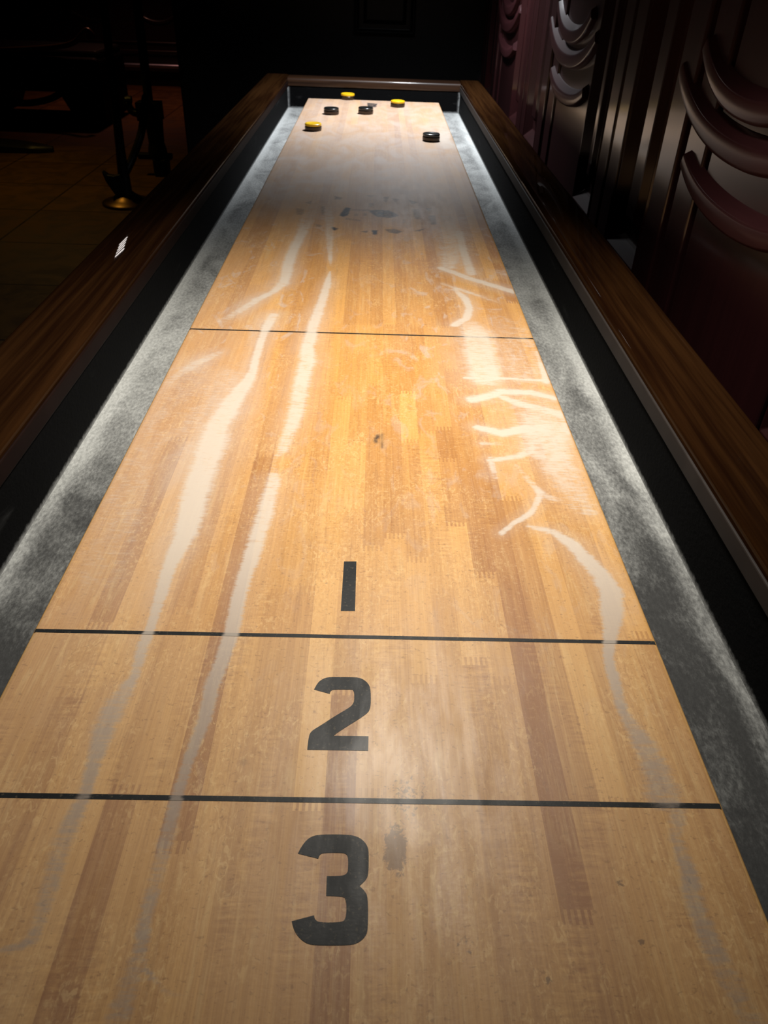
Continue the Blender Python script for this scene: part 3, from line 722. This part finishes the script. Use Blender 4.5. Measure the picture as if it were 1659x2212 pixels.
PROF = [(0.0, 0.017), (0.0, 0.038), (0.0015, 0.044), (0.0045, 0.0478), (0.009, 0.0495), (0.015, 0.05), (0.05, 0.05), (0.085, 0.05), (0.092, 0.049), (0.0965, 0.0465), (0.099, 0.042), (0.10, 0.034), (0.10, 0.0), (0.0125, 0.0)]
for s in (-1, 1):
    bm = bmesh.new()
    def fn(i, p, s=s):
        return [Vector((s * (XI + u * (0.9 if s > 0 else 1.0)), p, Z0 + h)) for u, h in PROF]
    sweep(bm, [YI0 - 0.10, *np.linspace(YI0, YI1, 24), YI1 + 0.10], fn)
    finish(bm, 'rail', M['rail'], table, smooth=True, angle=35)
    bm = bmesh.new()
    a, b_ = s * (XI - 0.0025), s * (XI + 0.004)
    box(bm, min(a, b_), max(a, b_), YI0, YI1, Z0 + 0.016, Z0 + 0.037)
    finish(bm, 'rail_trim', M['trim'] if s > 0 else M['shaded_trim'], table, bevel=0.0015)
for y0, d in ((YI0, -1), (YI1, 1)):
    bm = bmesh.new()
    def fn(i, p, y0=y0, d=d):
        return [Vector((p, y0 + d * u, Z0 + h - 0.0006)) for u, h in PROF]
    sweep(bm, [-XI, 0.0, XI], fn)
    finish(bm, 'end_rail', M['rail_x'], table, smooth=True, angle=35)
for s in (-1, 1):
    bm = bmesh.new(); a, b_ = s * (XI + 0.012), s * (XO - 0.022)
    box(bm, min(a, b_), max(a, b_), YI0 - 0.09, YI1 + 0.09, Z0 - 0.20, Z0 + 0.004)
    finish(bm, 'side_panel', M['cabinet'], table, bevel=0.003)
for y0, y1 in ((YI0 - 0.088, YI0 - 0.012), (YI1 + 0.012, YI1 + 0.088)):
    bm = bmesh.new(); box(bm, -XI - 0.012, XI + 0.012, y0, y1, Z0 - 0.20, Z0 + 0.004)
    finish(bm, 'end_panel', M['cabinet'], table, bevel=0.003)
for yy in (0.35, 3.1):
    for s in (-1, 1):
        bm = bmesh.new()
        for z0, z1, h in ((0.0, 0.05, 0.055), (0.05, 0.10, 0.042), (0.10, Z0 - 0.22, 0.048), (Z0 - 0.22, Z0 - 0.075, 0.055)):
            box(bm, s * 0.28 - h, s * 0.28 + h, yy - h, yy + h, z0, z1 + 0.001)
        finish(bm, 'leg', M['cabinet'], table, bevel=0.006)

# ----------------------------------------------------------------- pucks
def make_puck(name, capmat):
    root = empty(name, (0, 0, 0))
    bm = bmesh.new()
    lathe(bm, [(0.0205, 0.0), (0.0255, 0.0008), (0.0268, 0.003), (0.0268, 0.0105), (0.0255, 0.0125), (0.0215, 0.0135), (0.0205, 0.0135)], n=48)
    finish(bm, 'steel_body', M['puck_steel'], root, smooth=True, angle=30)
    bm = bmesh.new()
    lathe(bm, [(0.0200, 0.0125), (0.0262, 0.0135), (0.0266, 0.0150), (0.0262, 0.0190), (0.0245, 0.0205), (0.0205, 0.0207), (0.0190, 0.0196), (0.004, 0.0196)], n=48)
    finish(bm, 'cap', capmat, root, smooth=True, angle=40)
    return root
def copy_tree(o):
    c = o.copy(); COL.objects.link(c)
    for ch in o.children:
        d = ch.copy(); d.parent = c; COL.objects.link(d)
    return c
PLAB = ['yellow puck at the far edge of the board beside the end gutter',
        'yellow puck on the right, nearest the far right corner of the board',
        'yellow puck nearest the left edge of the board, in front of the black ones',
        'black puck between the left yellow puck and the other far black puck',
        'black puck in the middle of the far end, beside a dark scuff',
        'black puck alone near the right edge, closest of all six']
proto = {}
for (x, y), lb, kind in zip(PUCKS, PLAB, 'yyybbb'):
    if kind not in proto:
        r = proto[kind] = make_puck('shuffleboard_puck', M['yellow'] if kind == 'y' else M['black'])
    else:
        r = copy_tree(proto[kind])
    r.location = (x, y, Z0 + 0.0002)
    r.rotation_euler = (0, 0, random.random() * 6)
    tag(r, lb, 'puck', 'yellow pucks' if kind == 'y' else 'black pucks')

# ----------------------------------------------------------------- dark bar room on the left
# tall cast iron table, its two legs in view
it = empty('iron_bar_table', (-1.45, 5.1, 0))
tag(it, 'tall black cast iron table with two post legs and scrolled braces on the dark floor', 'table')
def loc(o): o.location = (1.45, -5.1, 0); return o
bm = bmesh.new()
tube(bm, [(-1.41, 4.75, 1.08), (-1.43, 4.75, 0.60), (-1.445, 4.75, 0.30), (-1.45, 4.75, 0.14), (-1.45, 4.75, 0.03)], [0.022, 0.022, 0.026, 0.034, 0.036])
loc(finish(bm, 'post', M['iron'], it, smooth=True))
bm = bmesh.new()
lathe(bm, [(0.145, 0.0), (0.145, 0.014), (0.135, 0.022), (0.10, 0.028), (0.075, 0.045), (0.05, 0.06), (0.04, 0.07)], -1.45, 4.75)
o = loc(finish(bm, 'base_disc', M['brass'], it, smooth=True)); o['label'] = 'worn brass base disc'
bm = bmesh.new()
out = [(-1.565, 0.185), (-1.535, 0.165), (-1.50, 0.160), (-1.46, 0.172), (-1.44, 0.10), (-1.44, 0.05), (-1.50, 0.045), (-1.525, 0.085), (-1.55, 0.13)]
f = [bm.verts.new((x, 4.715, z)) for x, z in out]; g_ = [bm.verts.new((x, 4.765, z)) for x, z in out]
bm.faces.new(f); bm.faces.new(g_[::-1])
for k in range(len(out)): bm.faces.new((f[k], f[(k + 1) % len(out)], g_[(k + 1) % len(out)], g_[k]))
loc(finish(bm, 'scroll_foot', M['iron'], it, bevel=0.006))
bm = bmesh.new()
tube(bm, spline([(-1.445, 4.75, 0.16), (-1.40, 4.80, 0.24), (-1.345, 4.85, 0.36), (-1.335, 4.95, 0.46), (-1.37, 5.15, 0.51), (-1.44, 5.45, 0.44)], 7), 0.022)
loc(finish(bm, 'scroll_brace', M['iron'], it, smooth=True))
bm = bmesh.new()
tube(bm, [(-1.435, 5.5, 1.08), (-1.445, 5.5, 0.5), (-1.45, 5.5, 0.40)], [0.028, 0.028, 0.03])
loc(finish(bm, 'post', M['iron'], it, smooth=True))
bm = bmesh.new()
box(bm, -1.52, -1.375, 5.44, 5.56, 0.335, 0.44)
tube(bm, spline([(-1.50, 5.5, 0.37), (-1.56, 5.5, 0.38), (-1.585, 5.5, 0.44), (-1.555, 5.5, 0.445)], 5), 0.024)
loc(finish(bm, 'collar', M['iron'], it, bevel=0.006))
bm = bmesh.new()
lathe(bm, [(0.05, 0.10), (0.062, 0.12), (0.06, 0.16), (0.05, 0.20), (0.055, 0.30), (0.06, 0.345)], -1.43, 5.5, 24)
loc(finish(bm, 'lower_column', M['iron'], it, smooth=True))
bm = bmesh.new(); box(bm, -1.56, -1.34, 5.47, 5.53, 0.10, 0.135)
loc(finish(bm, 'stretcher', M['iron'], it, bevel=0.006))
bm = bmesh.new(); box(bm, -1.46, -1.37, 5.44, 5.56, 0.0, 0.11)
loc(finish(bm, 'foot', M['iron'], it, bevel=0.012))
bm = bmesh.new(); box(bm, -1.72, -1.16, 4.45, 5.8, 1.075, 1.105)
loc(finish(bm, 'table_top', M['cabinet'], it, bevel=0.006))

# armchair in silhouette
ac = empty('armchair', (-2.75, 7.4, 0))
tag(ac, 'dark leather armchair in silhouette with scrolled arm and curved stretcher below the seat', 'armchair')
def loc2(o): o.location = (2.75, -7.4, 0); return o
bm = bmesh.new(); box(bm, -3.5, -2.26, 7.15, 7.95, 0.245, 0.50)
loc2(finish(bm, 'seat', M['leather'], ac, bevel=0.04, seg=4))
bm = bmesh.new()
tube(bm, spline([(-3.4, 7.2, 0.515), (-2.95, 7.2, 0.535), (-2.60, 7.2, 0.565), (-2.44, 7.2, 0.60), (-2.36, 7.2, 0.66), (-2.315, 7.2, 0.69), (-2.28, 7.2, 0.66), (-2.285, 7.2, 0.62)], 6), 0.02)
o = loc2(finish(bm, 'arm_scroll', M['bronze'], ac, smooth=True)); o['label'] = 'gilded scrolled arm edge'
bm = bmesh.new(); box(bm, -3.45, -2.27, 7.22, 7.90, 0.45, 0.545)
loc2(finish(bm, 'arm_panel', M['leather'], ac, bevel=0.03, seg=3))
bm = bmesh.new()
tube(bm, spline([(-2.55, 7.17, 0.27), (-2.72, 7.17, 0.19), (-2.95, 7.17, 0.155), (-3.18, 7.17, 0.19), (-3.36, 7.17, 0.27)], 8), 0.026)
loc2(finish(bm, 'curved_stretcher', M['iron'], ac, smooth=True))
for xa in (-2.26, -3.5):
    bm = bmesh.new()
    s = 1 if xa > -3 else -1
    v = [(xa, 0.30), (xa, 0.03), (xa - s * 0.25, 0.03), (xa - s * 0.38, 0.28)]
    f = [bm.verts.new((x, 7.16, z)) for x, z in v]; g_ = [bm.verts.new((x, 7.9, z)) for x, z in v]
    bm.faces.new(f); bm.faces.new(g_[::-1])
    for k in range(4): bm.faces.new((f[k], f[(k + 1) % 4], g_[(k + 1) % 4], g_[k]))
    loc2(finish(bm, 'leg', M['leather'], ac, bevel=0.01))
bm = bmesh.new(); box(bm, -3.52, -2.30, 7.14, 7.22, 0.0, 0.075)
loc2(finish(bm, 'floor_runner', M['iron'], ac, bevel=0.01))

# pedestal table: its long foot reaches into the picture
pt = empty('pedestal_table', (-3.05, 6.1, 0))
tag(pt, 'pedestal table showing one long low black rounded foot on the dark floor', 'table')
bm = bmesh.new()
def fn(i, p):
    t = i / 16.0
    e = abs(2 * t - 1)
    w = 0.085 * math.sqrt(max(1 - e ** 6, 0.02)); h = 0.085 - 0.045 * e ** 2
    return [Vector((p, -w, 0.0)), Vector((p, w, 0.0)), Vector((p, w, h * 0.6)), Vector((p, w * 0.5, h)), Vector((p, -w * 0.5, h)), Vector((p, -w, h * 0.6))]
sweep(bm, list(np.linspace(-0.70, 0.70, 17)), fn)
finish(bm, 'foot', M['iron'], pt, smooth=True, angle=50)
bm = bmesh.new(); lathe(bm, [(0.06, 0.07), (0.05, 0.10), (0.03, 0.14), (0.028, 0.60), (0.045, 0.68)], n=24)
finish(bm, 'column', M['iron'], pt, smooth=True)
bm = bmesh.new(); lathe(bm, [(0.30, 0.68), (0.32, 0.69), (0.32, 0.705), (0.30, 0.715)], n=48)
finish(bm, 'table_top', M['cabinet'], pt, smooth=True)

# bar counter far behind
bar = empty('bar_counter', (-2.7, 9.9, 0))
tag(bar, 'dark panelled bar counter with a steel foot rail across the far end of the room', 'bar counter')
def loc3(o): o.location = (2.7, -9.9, 0); return o
bm = bmesh.new(); box(bm, -5.0, -0.6, 9.70, 10.3, 0.0, 1.08)
loc3(finish(bm, 'front_panel', M['bar_wood'], bar))
bm = bmesh.new(); box(bm, -5.0, -0.6, 9.62, 10.35, 1.08, 1.13)
loc3(finish(bm, 'counter_top', M['bar_wood'], bar, bevel=0.01))
bm = bmesh.new(); box(bm, -5.0, -0.6, 9.66, 9.70, 0.0, 0.14)
loc3(finish(bm, 'kick_plate', M['black_panel'], bar))
bm = bmesh.new()
box(bm, -5.0, -0.6, 9.675, 9.70, 0.30, 0.34); box(bm, -5.0, -0.6, 9.68, 9.70, 0.40, 0.42)
loc3(finish(bm, 'moulding', M['bar_wood'], bar, bevel=0.008))
bm = bmesh.new(); tube(bm, [(-5.0, 9.60, 0.20), (-0.6, 9.60, 0.20)], 0.026)
for x in (-4.6, -3.5, -1.5):
    tube(bm, [(x, 9.60, 0.20), (x, 9.68, 0.20)], 0.012, 8)
loc3(finish(bm, 'foot_rail', M['steel'], bar, smooth=True))
for xc in (-3.75, -3.05, -2.35, -1.65):
    bm = bmesh.new()
    tube(bm, [(xc + 0.2 * s, 9.695, 0.60 + 0.07 * s * s) for s in np.linspace(-1, 1, 15)], 0.02, 10)
    loc3(finish(bm, 'carved_swag', M['bar_wood'], bar, smooth=True))

bm = bmesh.new(); box(bm, -5.3, -5.2, -1.5, 10.6, 0.0, WTOP)
tag(finish(bm, 'wall_left', M['bar_wood']), kind='structure')
bm = bmesh.new(); box(bm, -5.3, 0.75, 10.6, 10.7, 0.0, WTOP)
tag(finish(bm, 'wall_far', M['bar_wood']), kind='structure')

# ----------------------------------------------------------------- lights
def spot(name, loc_, target, energy, col, size, blend, radius):
    l = bpy.data.lights.new(name, 'SPOT')
    l.energy = energy; l.color = col; l.spot_size = math.radians(size); l.spot_blend = blend; l.shadow_soft_size = radius
    o = bpy.data.objects.new(name, l); link(o)
    o.location = loc_
    o.rotation_euler = (Vector(target) - Vector(loc_)).to_track_quat('-Z', 'Y').to_euler()
    return o
spot('pendant_light', (0.10, 0.92, Z0 + 0.87), (0.0, 0.87, Z0), 57, (1.0, 0.93, 0.82), 100, 1.0, 0.12)
spot('pendant_light', (0.15, 3.05, Z0 + 0.87), (0.15, 3.05, Z0), 74, (0.93, 0.96, 1.0), 135, 1.0, 0.06)

# the row of five small ceiling tubes mirrored in the left rail
for k in range(5):
    t = k / 4
    l = bpy.data.lights.new('ceiling_tube', 'AREA'); l.shape = 'RECTANGLE'
    l.size = 0.09; l.size_y = 0.013; l.energy = 0.10; l.color = (1.0, 0.9, 0.85)
    o = bpy.data.objects.new('ceiling_tube', l); link(o)
    o.location = (-1.99 + 0.17 * t, 6.08 - 0.48 * t, Z0 + 1.45)
    q = (Vector((-0.41, 1.3, Z0 + 0.05)) - Vector(o.location)).to_track_quat('-Z', 'Y')
    o.rotation_euler = (q.to_matrix() @ Matrix.Rotation(math.radians(28), 3, 'Z')).to_euler()

spot('near_floor_fill', (-2.3, 5.3, 2.2), (-2.1, 5.1, 0.0), 44, (1.0, 0.62, 0.13), 88, 1.0, 0.05)  # unseen fill added to light the near floor yellow
spot('far_floor_fill', (-2.3, 8.3, 2.2), (-2.3, 8.3, 0.0), 60, (1.0, 0.40, 0.28), 100, 1.0, 0.05)  # unseen fill added to give the far floor a reddish light

# ----------------------------------------------------------------- camera
cam = bpy.data.cameras.new('camera')
cam.sensor_fit = 'VERTICAL'; cam.sensor_height = 36.0; cam.sensor_width = 36.0
cam.lens = 1650.0 / 2212.0 * 36.0
cam.clip_start = 0.02
cam.dof.use_dof = True; cam.dof.focus_distance = 0.66; cam.dof.aperture_fstop = 20.0
co = bpy.data.objects.new('camera', cam); link(co)
R_ = Vector((0.9994919045814241, -0.0036808625123193155, 0.03166044736517197))
D_ = Vector((0.02346878385801257, -0.5871345830081596, -0.8091490577267333))
F_ = Vector((0.021567309995066862, 0.8094809649936185, -0.5867498772497329))
mw = Matrix.Identity(4)
for i in range(3):
    mw[i][0] = R_[i]; mw[i][1] = -D_[i]; mw[i][2] = -F_[i]
mw[0][3], mw[1][3], mw[2][3] = 0.01372013, 0.0, Z0 + 0.44950568
co.matrix_world = mw
scene.camera = co
